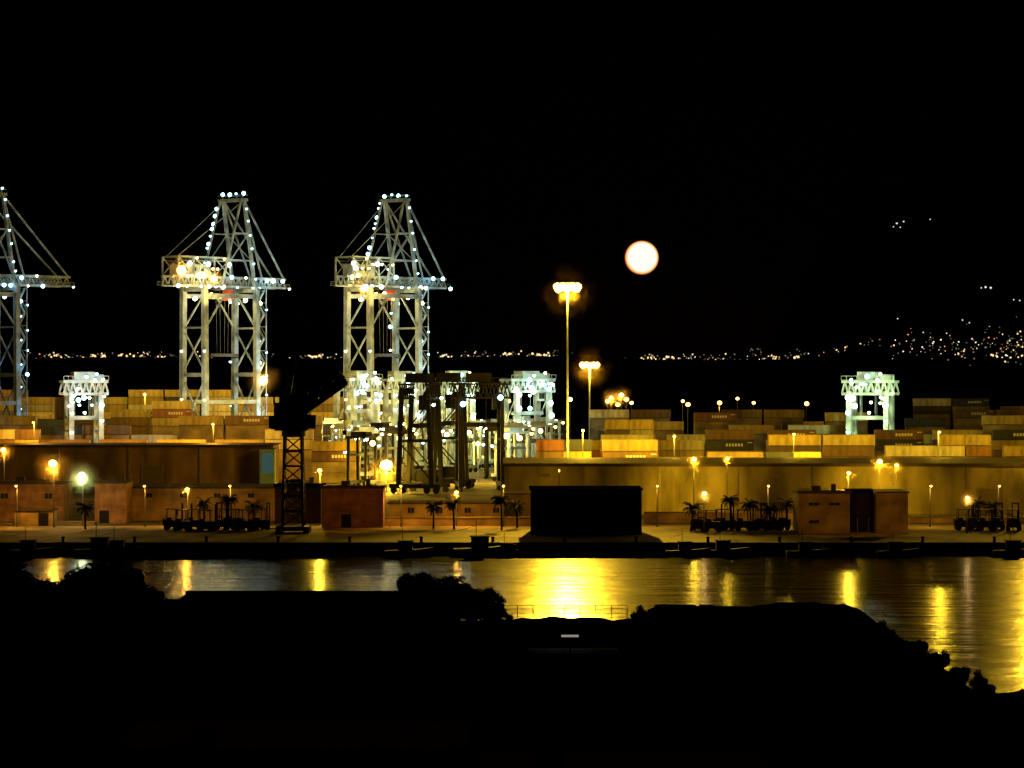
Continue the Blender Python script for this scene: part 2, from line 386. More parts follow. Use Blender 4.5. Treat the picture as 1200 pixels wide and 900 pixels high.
# ---------------------------------------------------------------- ship-to-shore crane
RZ = math.radians(48)
def lampmesh(mt,r=.48):
    g=MB(); g.box((-.32,-.3,-.1),(.32,.3,.32),1); g.ball((0,0,-.12),r,0,8,5); return g.mesh("floodlight",[mt,M_craned])
LMS = [lampmesh(L_cya,.42),lampmesh(L_wht,.42),lampmesh(L_wrm,.45),lampmesh(L_wht,.72),lampmesh(L_cya,.66),lampmesh(L_wrm,.7)]
def build_crane(loc, rot, label, TIP=27.0, BACK=-23.0, warm=True):
    c = thing("harbour_gantry_crane", loc, label, "crane", "ship loading cranes", rot)
    U, V = 11.4, 5.7; T = 55
    def B(name,ps,w,h=None,m=M_crane):
        MB().beam(ps[0],ps[1],w,h).obj(name,[m],c)
    for u in (-U, U):
        for v in (-V, V):
            g = MB(); g.beam((u,v,1.6),(u,v*0.93,T),1.6,1.75); g.box((u-0.9,v-3.0,0.05),(u+0.9,v+3.0,1.55),1)
            g.obj("leg",[M_crane,M_craned],c)
    for u in (-U,U):
        B("portal_beam",((u,-V,6),(u,V,6)),1.1,1.5); B("portal_beam",((u,-V,26),(u,V,26)),.8,1.3); B("portal_beam",((u,-V*.93,T-.9),(u,V*.93,T-.9)),1.2,1.4)
        B("brace",((u,-V,7),(u,V,25)),.5); B("brace",((u,V,7),(u,-V,25)),.5); B("brace",((u,-V*.97,27),(u,V*.95,41)),.45); B("brace",((u,V*.97,27),(u,-V*.95,41)),.45)
        B("portal_beam",((u,-V*.95,41.5),(u,V*.95,41.5)),.6)
    for v in (-V,V): B("portal_beam",((-U,v,17),(U,v,17)),.8,1.3); B("portal_beam",((-U,v*.94,T-3),(U,v*.94,T-3)),.8,1.4)
    for v in (-V,V): B("brace",((-U,v*.94,T-14),(-3,v*.94,T-3)),.5); B("brace",((U,v*.94,T-14),(3,v*.94,T-3)),.5)
    g = MB()
    nb=20; st=(TIP-BACK)/nb
    for v in (-2.6,2.6):
        for zz in (.3,3.2): g.beam((BACK,v,T+zz),(TIP,v,T+zz),.75)
        for i in range(nb):
            x=BACK+i*st; g.beam((x,v,T+.3),(x+st/2,v,T+3.2),.4); g.beam((x+st/2,v,T+3.2),(x+st,v,T+.3),.4)
    for i in range(12): xx=BACK+.4+i*(TIP-BACK-1)/11; g.box((xx,-2.4,T+.2),(xx+.4,2.4,T+.6))
    g.obj("boom",[M_crane],c)
    g = MB()
    for v in (-4.2,4.2):
        g.box((BACK-.5,v-.45,T+.3),(TIP+.6,v+.45,T+.42))
        for i in range(21): xx=BACK-.5+i*(TIP-BACK+1)/20; g.box((xx,v-.05,T+.42),(xx+.1,v+.05,T+1.5))
        g.beam((BACK-.5,v,T+1.5),(TIP+.6,v,T+1.5),.09); g.beam((BACK-.5,v,T+1.0),(TIP+.6,v,T+1.0),.07)
    g.obj("walkway",[M_galv],c)
    B0=BACK+4
    g = MB(); g.box((B0,-3.2,T+3.6),(-7,3.2,T+7.2)); g.box((B0-.4,-3.6,T+7.22),(-6.6,3.6,T+7.5),1)
    for i in range(6): xx=B0+.4+i*(-7.8-B0)/5; g.box((xx,-3.28,T+3.7),(xx+.2,-3.203,T+7.1),0)
    for i in range(3): xx=B0+1.2+i*(-9-B0)/3; g.box((xx,-3.24,T+5.0),(xx+1.2,-3.203,T+6.2),2)
    g.box((-14,-2,T+7.53),(-12,2,T+8.8),1); g.box((-11,-1.5,T+7.53),(-8.5,1.5,T+8.4),1)
    g.obj("machinery_house",[M_crane,M_craned,M_glass],c)
    g = MB(); fxs=(BACK+1.5,BACK+8,-6,1)
    for x in fxs:
        for v in (-4.0,4.0): g.beam((x,v,T+.5),(x,v,T+9.6),.42)
        g.beam((x,-4.0,T+9.6),(x,4.0,T+9.6),.42)
    for v in (-4.0,4.0):
        g.beam((fxs[0],v,T+9.6),(1,v,T+9.6),.5); g.beam((fxs[0],v,T+8.4),(1,v,T+8.4),.15)
        for q in range(3): g.beam((fxs[q],v,T+9.5),(fxs[q+1],v,T+3.5),.3); g.beam((fxs[q],v,T+3.5),(fxs[q+1],v,T+9.5),.22)
    g.obj("service_frame",[M_crane],c)
    A = 84
    g = MB()
    for v in (-1,1):
        g.beam((10.5,v*5.4,T+.1),(6,v*5.2,A),.95); g.beam((-4,v*5.4,T+.1),(4.6,v*5.2,A),.6)
        g.beam((9,v*5.3,T+9),(-1,v*5.3,T+9),.4); g.beam((7.7,v*5.2,T+18),(1.4,v*5.2,T+18),.4)
        g.beam((0,v*5.3,T+9),(7.7,v*5.2,T+18),.32)
    for zz,uu in ((T+9,9.1),(T+18,7.7)): g.beam((uu,-5.3,zz),(uu,5.3,zz),.5)
    g.beam((9.1,-5.3,T+9),(7.7,5.3,T+18),.32); g.beam((9.1,5.3,T+9),(7.7,-5.3,T+18),.32)
    g.box((4,-5.8,A-.3),(7.2,5.8,A+.6))
    for v in (-5.0,-2,2,5.0): g.cyl((5.5,v,A+.6),(5.5,v,A+1.9),.3,n=6)
    g.beam((4,-5.8,A+1.7),(4,5.8,A+1.7),.1); g.beam((7.2,-5.8,A+1.7),(7.2,5.8,A+1.7),.1)
    g.obj("apex_frame",[M_crane],c)
    for v in (-1,1):
        for (uu,zz) in ((TIP-1,T+3.4),(16,T+3.4),(BACK+2,T+9.6)): MB().beam((6,v*5,A),(uu,v*2.8,zz),.5 if uu>0 else .2).obj("stay",[M_crane],c)
    tu=1
    g = MB(); g.box((tu-3,-3,T-.9),(tu+3,3,T-.1)); g.obj("trolley",[M_craned],c)
    g = MB(); g.box((tu+1.2,-1.4,T-4.3),(tu+3.6,1.4,T-.9),0); g.box((tu+3.62,-1.2,T-3.6),(tu+3.7,1.2,T-1.9),1)
    g.obj("operator_cab",[M_red,M_glass],c)
    g = MB()
    for u in (-2,2):
        for v in (-1,1): g.cyl((tu+u,v,T-1),(tu+u*.8,v*.8,33),.09,n=4)
    g.box((tu-6,-1.2,32),(tu+6,1.2,33)); g.box((tu-6,-1.25,31.4),(tu-5.4,1.25,31.98)); g.box((tu+5.4,-1.25,31.4),(tu+6,1.25,31.98))
    g.obj("spreader",[M_craned],c)
    g = MB()
    for k in range(13):
        z=2+k*4; a,bb=(-1.6,1.6) if k%2 else (1.6,-1.6)
        g.beam((U+1.6,-V+a,z),(U+1.6,-V+bb,z+4),.8,.25); g.box((U+1.0,-V-2.0,z+3.9),(U+2.3,-V+2.0,z+4.05))
        g.beam((U+2.3,-V+a,z+1.1),(U+2.3,-V+bb,z+5.1),.1)
    for v in (-2.0,2.0): g.beam((U+2.2,-V+v,0),(U+2.2,-V+v,T),.25)
    g.obj("stair_tower",[M_crane],c)
    def fl(p,k):
        if not warm and k in (2,3,5): k=4 if k!=2 else 0
        o=bpy.data.objects.new("floodlight",LMS[k]); o.parent=c; o.location=p; col.objects.link(o)
    for k in range(14):
        if R.random()<.9: fl((U+2.6,-V+(1.7 if k%2 else -1.7),4.2+k*3.7+R.uniform(-.9,.9)),R.choice([0,0,4]))
    for k in range(11): fl((U-.2+R.uniform(-1.2,1.2),V+.9,8+k*4.3+R.uniform(-1,1)),R.choice([0,0,1,4]))
    for k in range(13):
        if R.random()<.85: fl((-4.2+k*.7,5.7,T+2+k*2.2+R.uniform(-.6,.6)),R.choice([0,0,4]))
    for k in range(6): fl((10.5-k*.8,-5.8,T+4+k*4.6+R.uniform(-1,1)),0)
    for v in (-5.4,-1.6,1.5,5.0): fl((5.6,v,A+R.uniform(1.6,2.6)),R.choice([0,4]))
    for u in (BACK,-18.5,-13,-9.7,-6,-3,1,4,7,10,13,16,19,23,TIP): fl((u+R.uniform(-.8,.8),-4.8,T+R.choice([.1,.1,2.6,3.4])),R.choice([0,0,1,3,4,4]))
    for u in (-18,-17,-16,-14,-12,-11,-9,-7,-5,-2,0): fl((u,-4.4,T+R.choice([3.6,6,7.5,9.4])),R.choice([1,2,2,5,3]))
    for u in (-15,-11,-8,-4,0,7): fl((u,-4.7,T-2.5+R.uniform(-2,1)),R.choice([2,3,5]))
    for v in (-V,V): fl((-U-1.0,v-.6,18),2); fl((-U-1,v-.6,34),1); fl((U+1.2,v,T-5),3)
    return c
crA = build_crane((E(258,850),850,2),RZ,"pale grey ship loading crane with floodlit machinery house")
cr3 = build_crane((E(449,850),850,2),RZ,"pale grey ship loading crane with lit stairs",27.5,-19.5)
cr1 = build_crane((E(-26,822),822,2),RZ,"blue grey ship loading crane with cool white lights",35,-23,False)
def cpos(c,u,v,z):
    a=RZ; return (c.location.x+u*math.cos(a)-v*math.sin(a), c.location.y+u*math.sin(a)+v*math.cos(a), z+2)
for c,k in ((crA,0),(cr3,1),(cr1,2)):
    q = 1.0 if k<2 else .36
    cc = (.45,.82,1) if k<2 else (.06,.46,.85)
    uc = (.10,.52,.85) if k<2 else (.06,.44,.85)
    def sp_(p,t,P,cc,ang=75): spot(cpos(c,*p),cpos(c,*t),P*q,cc,ang,.25)
    sp_((22,-18,20),(12,-2,42),26000,cc,68); sp_((20,-14,50),(8,0,70),7500,uc,90); sp_((-6,-16,52),(3,2,78),6500,uc,80)
    sp_((18,-14,8),(12,0,26),16000,cc)
    if k<2:
        sp_((-16,-16,50),(-11,0,59),22000,(1,.66,.16),85); sp_((-26,-18,8),(-12,0,34),38000,(1,.80,.40),85); sp_((0,-22,6),(0,0,24),24000,(1,.68,.16),90)
        pl(*cpos(c,0,-3,50), 4500, WRM,.3)
g=MB(); g.box((-.5,-.2,-.5),(.5,.6,.5),1); g.ball((0,-.5,0),1.25,0,12,8)
pj=g.mesh("projector_lamp",[L_sod,M_craned])
def projector(c,u,v,z,P=9000,s=1.0,colr=SOD,ms=0):
    o=bpy.data.objects.new("projector_lamp",pj); o.parent=c; o.location=(u,v,z); o.scale=(s,)*3; o.rotation_euler=(0,0,-RZ); col.objects.link(o)
    x,y,zz=cpos(c,u,v,z); pl(x,y-2,zz,P,colr,.5)
    if ms: lamp_halo((x,y-2,zz),ms,100.0/P,(1,.6,.2))
projector(crA,-21,-5,60,8000,1.15,ms=8); projector(crA,11,-9,24,8000,1.2,ms=8); projector(crA,-8,-6,57.5,2500,.8,WRM,5); projector(cr3,-16,-7,54,2500,.8,ms=5); projector(cr3,2,-9,14,6000,.9,WRM,5)

# ---------------------------------------------------------------- yard gantry cranes
def rtg(loc, rot, dark, label, wf=1.0, lamps=None):
    c = thing("yard_gantry_crane", loc, label, "gantry crane", "yard gantry cranes", rot)
    m = M_black if dark else M_crane; X=7.5*wf; lw=.95 if dark else 1.5
    for x in (-X,X):
        for y in (-4,4):
            g=MB(); g.beam((x,y,1.2),(x,y*.8,22.5),lw,lw*.85,0); g.obj("leg",[m],c)
            g=MB()
            for d in (-1.1,1.1): g.cyl((x-.35,y+d,.75),(x+.35,y+d,.75),.74,n=14)
            g.obj("wheel",[M_black],c)
        g=MB(); g.box((x-.5,-6,1.25),(x+.5,6,2.2)); g.obj("sill_beam",[m],c)
        for q in (((x,-4,12),(x,4,12),.5),((x,-4,3),(x,4,12),.3),((x,4,12),(x,-3.4,21),.3)): MB().beam(*q).obj("brace",[m],c)
    for y in (-3.2,3.2):
        g=MB(); e=X+2; tw=.45 if dark else .7
        for zz in (21.8,25.0): g.beam((-e,y,zz),(e,y,zz),tw)
        k=int(e*2/1.6)
        for i in range(k): a=-e+i*2*e/k; bb=a+e/k; g.beam((a,y,21.8),(bb,y,25),tw*.6); g.beam((bb,y,25),(a+2*e/k,y,21.8),tw*.6)
        g.obj("girder",[m],c)
    g=MB(); g.beam((-X-2,-3.9,26.5),(X+2,-3.9,26.5),.12)
    for i in range(11): x=-X-2+i*(2*X+4)/10; g.beam((x,-3.9,25.4),(x,-3.9,26.5),.1)
    g.box((-X-2,-4.1,25.4),(X+2,-3.6,25.5)); g.obj("walkway",[m],c)
    MB().box((-3,-2.6,25.4),(2.5,2.6,27.6)).obj("trolley",[m],c)
    if not dark: MB().box((X-2.6,-2.2,25.4),(X+1,2.2,26.9)).obj("electrical_house",[m],c)
    g=MB(); g.box((3,-1.3,19),(5.0,1.3,22.4),0); g.box((3.1,-1.34,19.6),(4.9,-1.303,21.2),1)
    g.obj("operator_cab",[m,M_glass],c)
    g=MB()
    for x in (-2.5,1.5):
        for y in (-1,1): g.cyl((x,y,25),(x,y,16),.06,n=4)
    g.box((-4.6,-1.2,15),(4.6,1.2,16)); g.obj("spreader",[M_black if dark else M_crane],c)
    g=MB(); g.box((X+.8,-2.5,2.3),(X+2.4,2.5,5)); g.obj("power_unit",[m],c)
    pts=lamps or ([(X-.5,-4.2,22),(-X+.6,-4.3,20.5)] if dark else [(R.uniform(-X-1,X+1),-4.1,R.uniform(18,26)) for i in range(13)]+[(-X-.1,-4.9,12),(X+.1,-4.9,15),(-X,-4.8,17),(X,-4.8,8),(0,-4,26.5),(X*.7,-4,27.2),(X,-4.8,19),(-X,-4.8,21),(0,-1.6,17)])
    for p in pts:
        o=bpy.data.objects.new("floodlight",LMS[R.choice([0,1,1,3,4])]); o.parent=c; o.location=p; col.objects.link(o)
    return c
def rtg_lit(b,d,rot,P=9000,cc=CYA,wf=1.0):
    x=E(b,d); rtg((x,d,2),rot,False,"white floodlit yard gantry crane standing over containers",wf)
    spot((x-6,d-22,12),(x,d,22),P*2.2,cc,85); spot((x+7,d-20,28),(x,d,18),P*2.2,cc,85)
rtg_lit(98,674,.35,6000,(.35,.8,1),wf=.52); rtg_lit(1020,674,-.35,11000,(.65,1,.45),wf=.66); rtg_lit(618,735,.5,7000,(.7,1,.75),.7)
rtg((E(562,600),600,2),.12,True,"dark yard gantry crane silhouetted against bright floodlights",.66)
rtg((E(492,590),590,2),1.3,True,"dark yard gantry crane standing on the yard roadway",.5)
rtg((E(526,612),612,2),1.45,True,"dark yard gantry crane beside lit straddle carriers",.4)
rtg_lit(418,770,.9,4500,WRM,.7); rtg_lit(470,730,.4,5000,(1,.85,.3),.45); rtg_lit(536,760,.3,4500,(.95,1,.4),.5)

# straddle carriers
def straddle(dark=False):
    m=M_black if dark else M_crane
    c=thing("straddle_carrier",(0,0,2),("dark" if dark else "pale")+" straddle carrier with bright work lights in the yard","straddle carrier","straddle carriers working in the yard")
    for y in (-2.2,2.2):
        for x in (-3.6,3.6): MB().beam((x,y,1.4),(x*.92,y,12),.6,.6).obj("leg",[m],c)
        MB().box((-5,y-.35,1.2),(5,y+.35,2.0)).obj("side_beam",[m],c)
        MB().beam((-4.2,y,12.3),(4.2,y,12.3),.6,.7).obj("top_beam",[m],c)
        for x in (-4,-1.4,1.4,4): MB().cyl((x,y-.25,.7),(x,y+.25,.7),.7,n=12).obj("wheel",[M_black],c)
    MB().box((-2.6,-1.9,12.2),(1.8,1.9,13.6)).obj("engine_deck",[m],c)
    MB().box((2.4,-1.8,10.4),(4.4,-.2,12)).obj("operator_cab",[M_glass],c)
    g=MB(); g.box((-5.5,-1.1,8),(5.5,1.1,8.6))
    for x in (-2.5,2.5): g.cyl((x,0,8.6),(x,0,12.2),.08,n=5)
    g.obj("spreader",[M_craned],c)
    for p,k in (((-4.4,-2.7,12.1),1),((4.4,-2.7,12.1),2),((0,-2.7,11.0),5),((4.4,2.7,12.2),3),((-4.4,2.7,9),0)):
        o=bpy.data.objects.new("work_light",LMS[k]); o.parent=c; o.location=p; col.objects.link(o)
    return c
sc0=straddle(); sc1=straddle(True)
SCP=[(388,760,.3),(402,690,1.4),(428,655,.5),(446,700,1.2),(466,650,.2),(512,680,1.35),(520,740,.4),(540,700,1.0),(548,770,.1),(580,665,1.5),(588,745,.6),(604,700,.2),(612,790,1.1),(640,770,.4),(480,760,.7),(415,730,.9),(457,780,.2),(498,720,.4),(560,730,1.2),(424,608,1.3),(600,650,.8),(630,720,.3)]
DARK={4,19,9,3,14}
placed=[False,False]
for i,(b,d,r) in enumerate(SCP):
    k=1 if i in DARK else 0; src=(sc0,sc1)[k]
    if not placed[k]: src.location=(E(b,d),d,2); src.rotation_euler=(0,0,r); placed[k]=True
    else: dup(src,(E(b,d),d,2),r)
    if i%2==0: spot((E(b,d)+3,d-16,16),(E(b,d),d,8),9000,R.choice([(.5,.95,.85),WRM,WRM,(.9,1,.3)]) if b<590 else (.6,1,.85),100)
for b,d,z,P,cc in ((400,720,12,8000,YEL),(440,740,12,9000,YEL),(475,690,8,12000,(1,.8,.15)),(500,760,14,9000,(.95,.9,.2)),(530,700,9,11000,(1,.75,.12)),(565,760,12,9000,YEL),(600,760,12,7000,(.75,1,.5)),(425,630,7,8000,YEL),(520,630,7,9000,YEL),(590,640,7,7000,YEL),(470,640,6,10000,YEL),(450,610,5,9000,(1,.75,.1))):
    pl(E(b,d),d,z,P,cc,.4)  # bare point lights added to brighten the centre yard

# ---------------------------------------------------------------- dark jib crane on near quay
jc = thing("harbour_jib_crane",(E(344,452),452,2),"dark lattice tower jib crane standing on the quay","crane")
g=MB(); g.lattice((0,0,1.2),(0,0,17),3.6,.42,6,w2=3.0); g.obj("lattice_tower",[M_black],jc)
g=MB()
for x in (-2.4,2.4): g.box((x-.5,-3,.05),(x+.5,3,1.2))
g.box((-1.9,-2.2,.4),(1.9,2.2,1.15)); g.obj("bogie",[M_black],jc)
g=MB(); g.cyl((0,0,17),(0,0,18),2.1,n=16); g.box((-3.2,-2,18.02),(2.6,2,22.9)); g.box((-2.4,-1.7,22.92),(1.5,1.7,24.4)); g.box((-4.2,-1.8,18.4),(-3.22,1.8,20.6))
g.obj("machine_house",[M_black],jc)
g=MB(); g.box((2.65,-1.9,18.4),(4.0,.2,20.8)); g.box((4.02,-1.7,19.2),(4.05,0,20.5),1); g.obj("operator_cab",[M_black,M_glass],jc)
g=MB(); g.lattice((.4,0,22.2),(8.8,0,27.2),3.4,.9,8,w2=1.8); g.obj("jib",[M_black],jc)
g=MB(); g.beam((-1,1,22.5),(0,0,28),.3); g.beam((-1,-1,22.5),(0,0,28),.3); g.beam((0,0,28),(8.6,0,27.9),.12); g.beam((0,0,28),(-2.7,0,22.6),.16); g.obj("stay_frame",[M_black],jc)
g=MB(); g.cyl((9,0,27.7),(9,0,18),.05,n=5); g.box((8.7,-.3,17.2),(9.3,.3,18)); g.obj("hook",[M_black],jc)

# ---------------------------------------------------------------- lamps
def high_mast(b,d,z,P,label,rr=2.6,colr=YEL,n=12,ms=0,aim=None,PA=0,ang=62,kk=110.0):
    x=E(b,d); c=thing("high_mast_light",(x,d,2),label,"lamp post","high mast yard lights")
    g=MB(); g.cyl((0,0,0),(0,0,z-2),.34,.14,12); g.box((-.7,-.7,.0),(.7,.7,.5)); g.obj("pole",[M_mast],c)
    g=MB(); h=z-2
    for i in range(20):
        a=2*math.pi*i/20; a2=2*math.pi*(i+1)/20
        g.beam((rr*.8*math.cos(a),rr*.8*math.sin(a),h+.4),(rr*.8*math.cos(a2),rr*.8*math.sin(a2),h+.4),.15)
    for i in range(4): a=i*math.pi/2; g.beam((0,0,h+.4),(rr*.8*math.cos(a),rr*.8*math.sin(a),h+.4),.12)
    g.obj("lamp_ring",[M_galv],c)
    for i in range(n):
        a=2*math.pi*i/n
        g=MB(); g.box((-.6,-.45,.1),(.6,.45,.5),1); g.ball((0,0,-.15),.85,0,10,6,.95)
        g.obj("lamp_head",[L_sod,M_galv],c,(rr*math.cos(a),rr*math.sin(a),h-.2-.45*(i%2)),a)
    pl(x,d-.8,z-2.2,P,colr,1.1)
    if aim: spot((x,d-3.2,z-1.2),aim,PA,colr,ang,.6,.9)
    if ms: lamp_halo((x,d-.8,z-1.4),ms,kk/P,(1,.66,.25))
high_mast(665,552,EL(334,552),60000,"tall steel high mast with a ring of yellow floodlights",2.2,ms=8.5,aim=(E(672,335),335,0),PA=900000,ang=42,kk=70)
high_mast(691,815,EL(426,815),65000,"steel high mast with yellow floodlights in the yard",2.4,ms=9.5,kk=90)
high_mast(1226,556,EL(335,556),40000,"tall steel high mast with a ring of yellow floodlights",2.2,aim=(E(1245,275),275,0),PA=190000,ang=38)
lampcache={}
def street_lamp(b,d,z,P=3000,colr=SOD,kind="sod",s=.45,label=None,z0=2,down=False,ms=0,k=26.0):
    x=E(b,d); key=(kind,round(z,0),s,z0)
    lab=label or {"sod":"slim lamp post with a glowing sodium lamp","far":"slim lamp post with a small amber lamp","wht":"slim lamp post with a bright white lamp"}[kind]
    h=z-z0
    c=thing("street_lamp",(x,d,z0),lab,"street lamp","street lamps around the port")
    if key in lampcache: p,hd=lampcache[key]
    else:
        g=MB(); g.cyl((0,0,0),(0,0,h),.12,.06,8); g.beam((0,0,h),(0,-.9,h+.15),.1); g.cyl((0,0,0),(0,0,.8),.2,.18,8); p=g.mesh("pole",[M_craned])
        g=MB(); g.box((-.22,-.55,.02),(.22,.35,.2),1); g.ball((0,-.1,-.05),s,0,12,8,.85)
        hd=g.mesh("lamp_head",[{"sod":L_sod,"wht":L_wht,"far":L_far}[kind],M_galv]); lampcache[key]=(p,hd)
    o=bpy.data.objects.new("pole",p); o.parent=c; col.objects.link(o)
    o=bpy.data.objects.new("lamp_head",hd); o.parent=c; o.location=(0,-.9,h+.05); col.objects.link(o)
    if P and down: spot((x,d-1,z-s-.2),(x,d+1.5,2),P,colr,150,.25,.3)
    elif P: pl(x,d-1.0,z-s-.4,P,colr,.3)
    if ms: lamp_halo((x,d-1.0,z-s*.5),ms*1.1,k*2.2/P,(1,.66,.28) if kind!="wht" else (.8,1,.6))
street_lamp(63,466,EL(543,466),4500,SOD,s=.75,ms=5); street_lamp(97,470,EL(557,470),1100,(.8,1,.45),"wht",s=.65,ms=4.4,k=20)
street_lamp(5,560,EL(527,560),5000,SOD,s=.5,ms=3.6)
street_lamp(220,470,EL(573,470),1600,SOD,s=.35,ms=2.2,k=14)
street_lamp(813,496,EL(538,496),2200,YEL,s=.42,ms=3.6); street_lamp(852,499,EL(537,499),1000,YEL,s=.36,ms=2.4,k=14)
street_lamp(1030,497,EL(541,497),2200,YEL,s=.5,ms=3.8); street_lamp(1050,499,EL(545,499),800,YEL,s=.35,ms=2.2,k=14); street_lamp(994,462,EL(554,462),4500,YEL,s=.35,ms=2.4,k=14)
street_lamp(825,450,EL(578,450),250,(1,.55,.18),s=.38,ms=2.4,k=14); street_lamp(1133,450,EL(583,450),200,(1,.55,.2),s=.35,ms=2.4,k=14)
street_lamp(535,470,EL(577,470),2800,SOD,s=.36,ms=2.2,k=14); street_lamp(375,480,EL(551,480),6500,YEL,s=.4,ms=2.4,k=14)
street_lamp(453,592,EL(545,592),16000,YEL,s=1.4,ms=8,k=70); street_lamp(655,452,EL(552,452),0,YEL,s=.1,label="slim dark lamp post standing unlit on the quay")
street_lamp(560,650,EL(520,650),11000,YEL,s=.6); street_lamp(410,770,EL(478,770),13000,WRM,s=.7); street_lamp(515,780,EL(470,780),13000,WRM,s=.8)
street_lamp(170,765,EL(462,765),18000,YEL,s=.4); street_lamp(40,640,EL(495,640),9000,SOD,s=.3); street_lamp(250,640,EL(497,640),10000,SOD,s=.3)  # first post is an added lamp to brighten the stacked containers
for b,a in ((712,470),(716,466),(728,463),(734,468),(740,472),(724,474),(800,470),(806,474),(843,472),(864,467),(883,472),(668,468),(945,473),(596,470),(605,474)):
    street_lamp(b,868,EL(a,868),(2500 if b in(728,843,716) else 0),SOD,"sod" if b in (716,728,740,668) else "far",s=R.choice([.6,.8]),ms=5 if b in (728,716) else 0,k=26)
street_lamp(1100,556,17,9000,YEL,s=.3); street_lamp(683,550,17.5,20000,YEL,s=.3); street_lamp(930,556,16.5,8000,YEL,s=.3); street_lamp(790,556,16,8000,YEL,s=.3)  # second post is an added lamp brightening the water and containers
street_lamp(1210,500,15,3500,YEL,s=.5)
for b,P in ((20,2200),(170,2000),(270,2400),(410,2600),(470,3200),(590,1800),(770,1200),(900,1600),(1090,1700),(1170,900)):
    street_lamp(b,468,9.5,P,SOD,s=.2,down=True)  # added cutoff lamps, lighting the apron without streaks on the water
for b,P in ((782,7500),(820,6000),(1012,5500),(1042,7500),(640,1200),(1130,400)):
    spot((E(b,494),494,11),(E(b,506),506,6),P,(1,.60,.02),98,.3,1)  # added wall washers without fittings, making light pools on the shed wall
# added fill spots without fittings, brightening the yard stacks and ship containers
for b,P in ((700,50000),(800,38000),(900,38000),(1000,38000),(1090,34000),(1180,26000)):
    spot((E(b,538),538,19),(E(b,640),640,11),P,YEL,120,.4,.8)
for b,P in ((30,26000),(120,30000),(210,30000),(300,26000)):
    spot((E(b,632),632,20),(E(b,740),740,12),P,(1,.52,.05),120,.4,.8)
for b,P in ((60,30000),(170,36000),(330,44000),(400,34000)):
    spot((E(b,850),850,30),(E(b,903),903,18),P,YEL,115,.4,.8)

# ---------------------------------------------------------------- sheds and buildings
def shed(b0,b1,d,depth,zt,wall,label,doors=(),bay=9.0,zb=2.0,win=True):
    x0=E(b0,d); x1=E(b1,d); c=thing("warehouse",(x0,d,zb),label,"warehouse"); W=x1-x0; h=zt-zb
    g=MB(); g.box((0,0,0),(W,depth,h-.3)); g.obj("wall",[wall],c)
    g=MB(); g.box((-.5,-.6,h-.29),(W+.5,depth+.5,h)); g.box((-.5,-.75,h-.5),(W+.5,-.61,h+.12)); g.obj("roof",[M_roof],c)
    n=int(W/bay)
    for i in range(n+1):
        x=min(W-.5,max(.1,i*W/n)); g=MB(); g.box((x-.25,-.28,0),(x+.25,-.003,h-.52)); g.obj("pilaster",[M_pil],c)
    for dx in doors:
        g=MB(); g.box((dx-2.4,-.1,.03),(dx+2.4,-.004,5.0),0)
        for k in range(9): g.box((dx-2.3,-.14,.4+k*.5),(dx+2.3,-.103,.46+k*.5),0)
        g.box((dx-2.7,-.2,0.02),(dx-2.42,-.005,5.3),1); g.box((dx+2.42,-.2,0.02),(dx+2.7,-.005,5.3),1); g.box((dx-2.4,-.2,5.02),(dx+2.4,-.005,5.3),1)
        g.obj("roller_door",[M_door,M_pil],c)
    if win:
      for i in range(n):
        x=(i+.5)*W/n
        if all(abs(x-q)>3 for q in doors) and R.random()<.4:
            g=MB(); g.box((x-1.2,-.05,h-2.6),(x+1.2,-.004,h-1.9))
            for q in (-1.2,-.4,.4,1.2): g.box((x+q-.05,-.08,h-2.65),(x+q+.05,-.052,h-1.85),1)
            g.obj("window",[M_door,M_pil],c)
    return c
shed(592,1225,506,34,12,M_wally,"long low warehouse with yellow lit wall facing the quay",doors=(22,61,96),bay=14)
shed(-15,318,620,20,12,M_wallb,"long brown warehouse with flat roof below container stacks",doors=(14,40),bay=16,win=False)
bt=thing("lit_door_box",(E(313,615),615,2),"pale blue lit door opening, built as a small box beside the brown warehouse","booth")
MB().box((-1.8,0,0),(1.8,3,9.2)).obj("wall",[M_blue],bt); MB().box((-2,-.3,9.22),(2,3.2,9.5)).obj("roof",[M_roof],bt)
g=MB(); g.box((-1.3,-.06,3.5),(1.3,-.003,8.2),0); g.obj("window",[emis("door_opening_glow",(.35,.7,.6),.10)],bt)  # glowing panel stands for a cyan-lit door opening

def building(b0,b1,d,depth,aw,wall,label,name="port_building",wins=(),door=None,parapet=True):
    x0=E(b0,d); x1=E(b1,d); W=x1-x0; h=EL(aw,d)-2
    c=thing(name,(x0,d,2),label,"building")
    MB().box((0,0,0),(W,depth,h-.25)).obj("wall",[wall],c)
    g=MB(); g.box((-.25,-.25,h-.24),(W+.25,depth+.25,h))
    if parapet: g.box((-.25,-.25,h+.002),(W+.25,-.05,h+.35)); g.box((W*.3,depth*.4,h+.003),(W*.3+1.6,depth*.4+1.4,h+1.0)); g.box((W*.7,depth*.5,h+.003),(W*.7+.8,depth*.5+.8,h+1.3))
    g.obj("roof",[M_roof if wall!=M_dkb else M_dkn],c)
    for (fx,zz,ww,hh) in wins:
        x=fx*W; g=MB(); g.box((x-ww/2,-.03,zz),(x+ww/2,-.004,zz+hh)); g.box((x-ww/2-.08,-.1,zz-.12),(x+ww/2+.08,-.005,zz-.002),1); g.box((x-.03,-.06,zz),(x+.03,-.032,zz+hh),1); g.obj("window",[M_glass,M_pil],c)
    if door is not None:
        x=door*W; g=MB(); g.box((x-.9,-.05,.02),(x+.9,-.004,2.4)); g.box((x-1.05,-.09,.02),(x-.92,-.005,2.55),1); g.box((x+.92,-.09,.02),(x+1.05,-.005,2.55),1); g.obj("door",[M_black,M_pil],c)
    return c
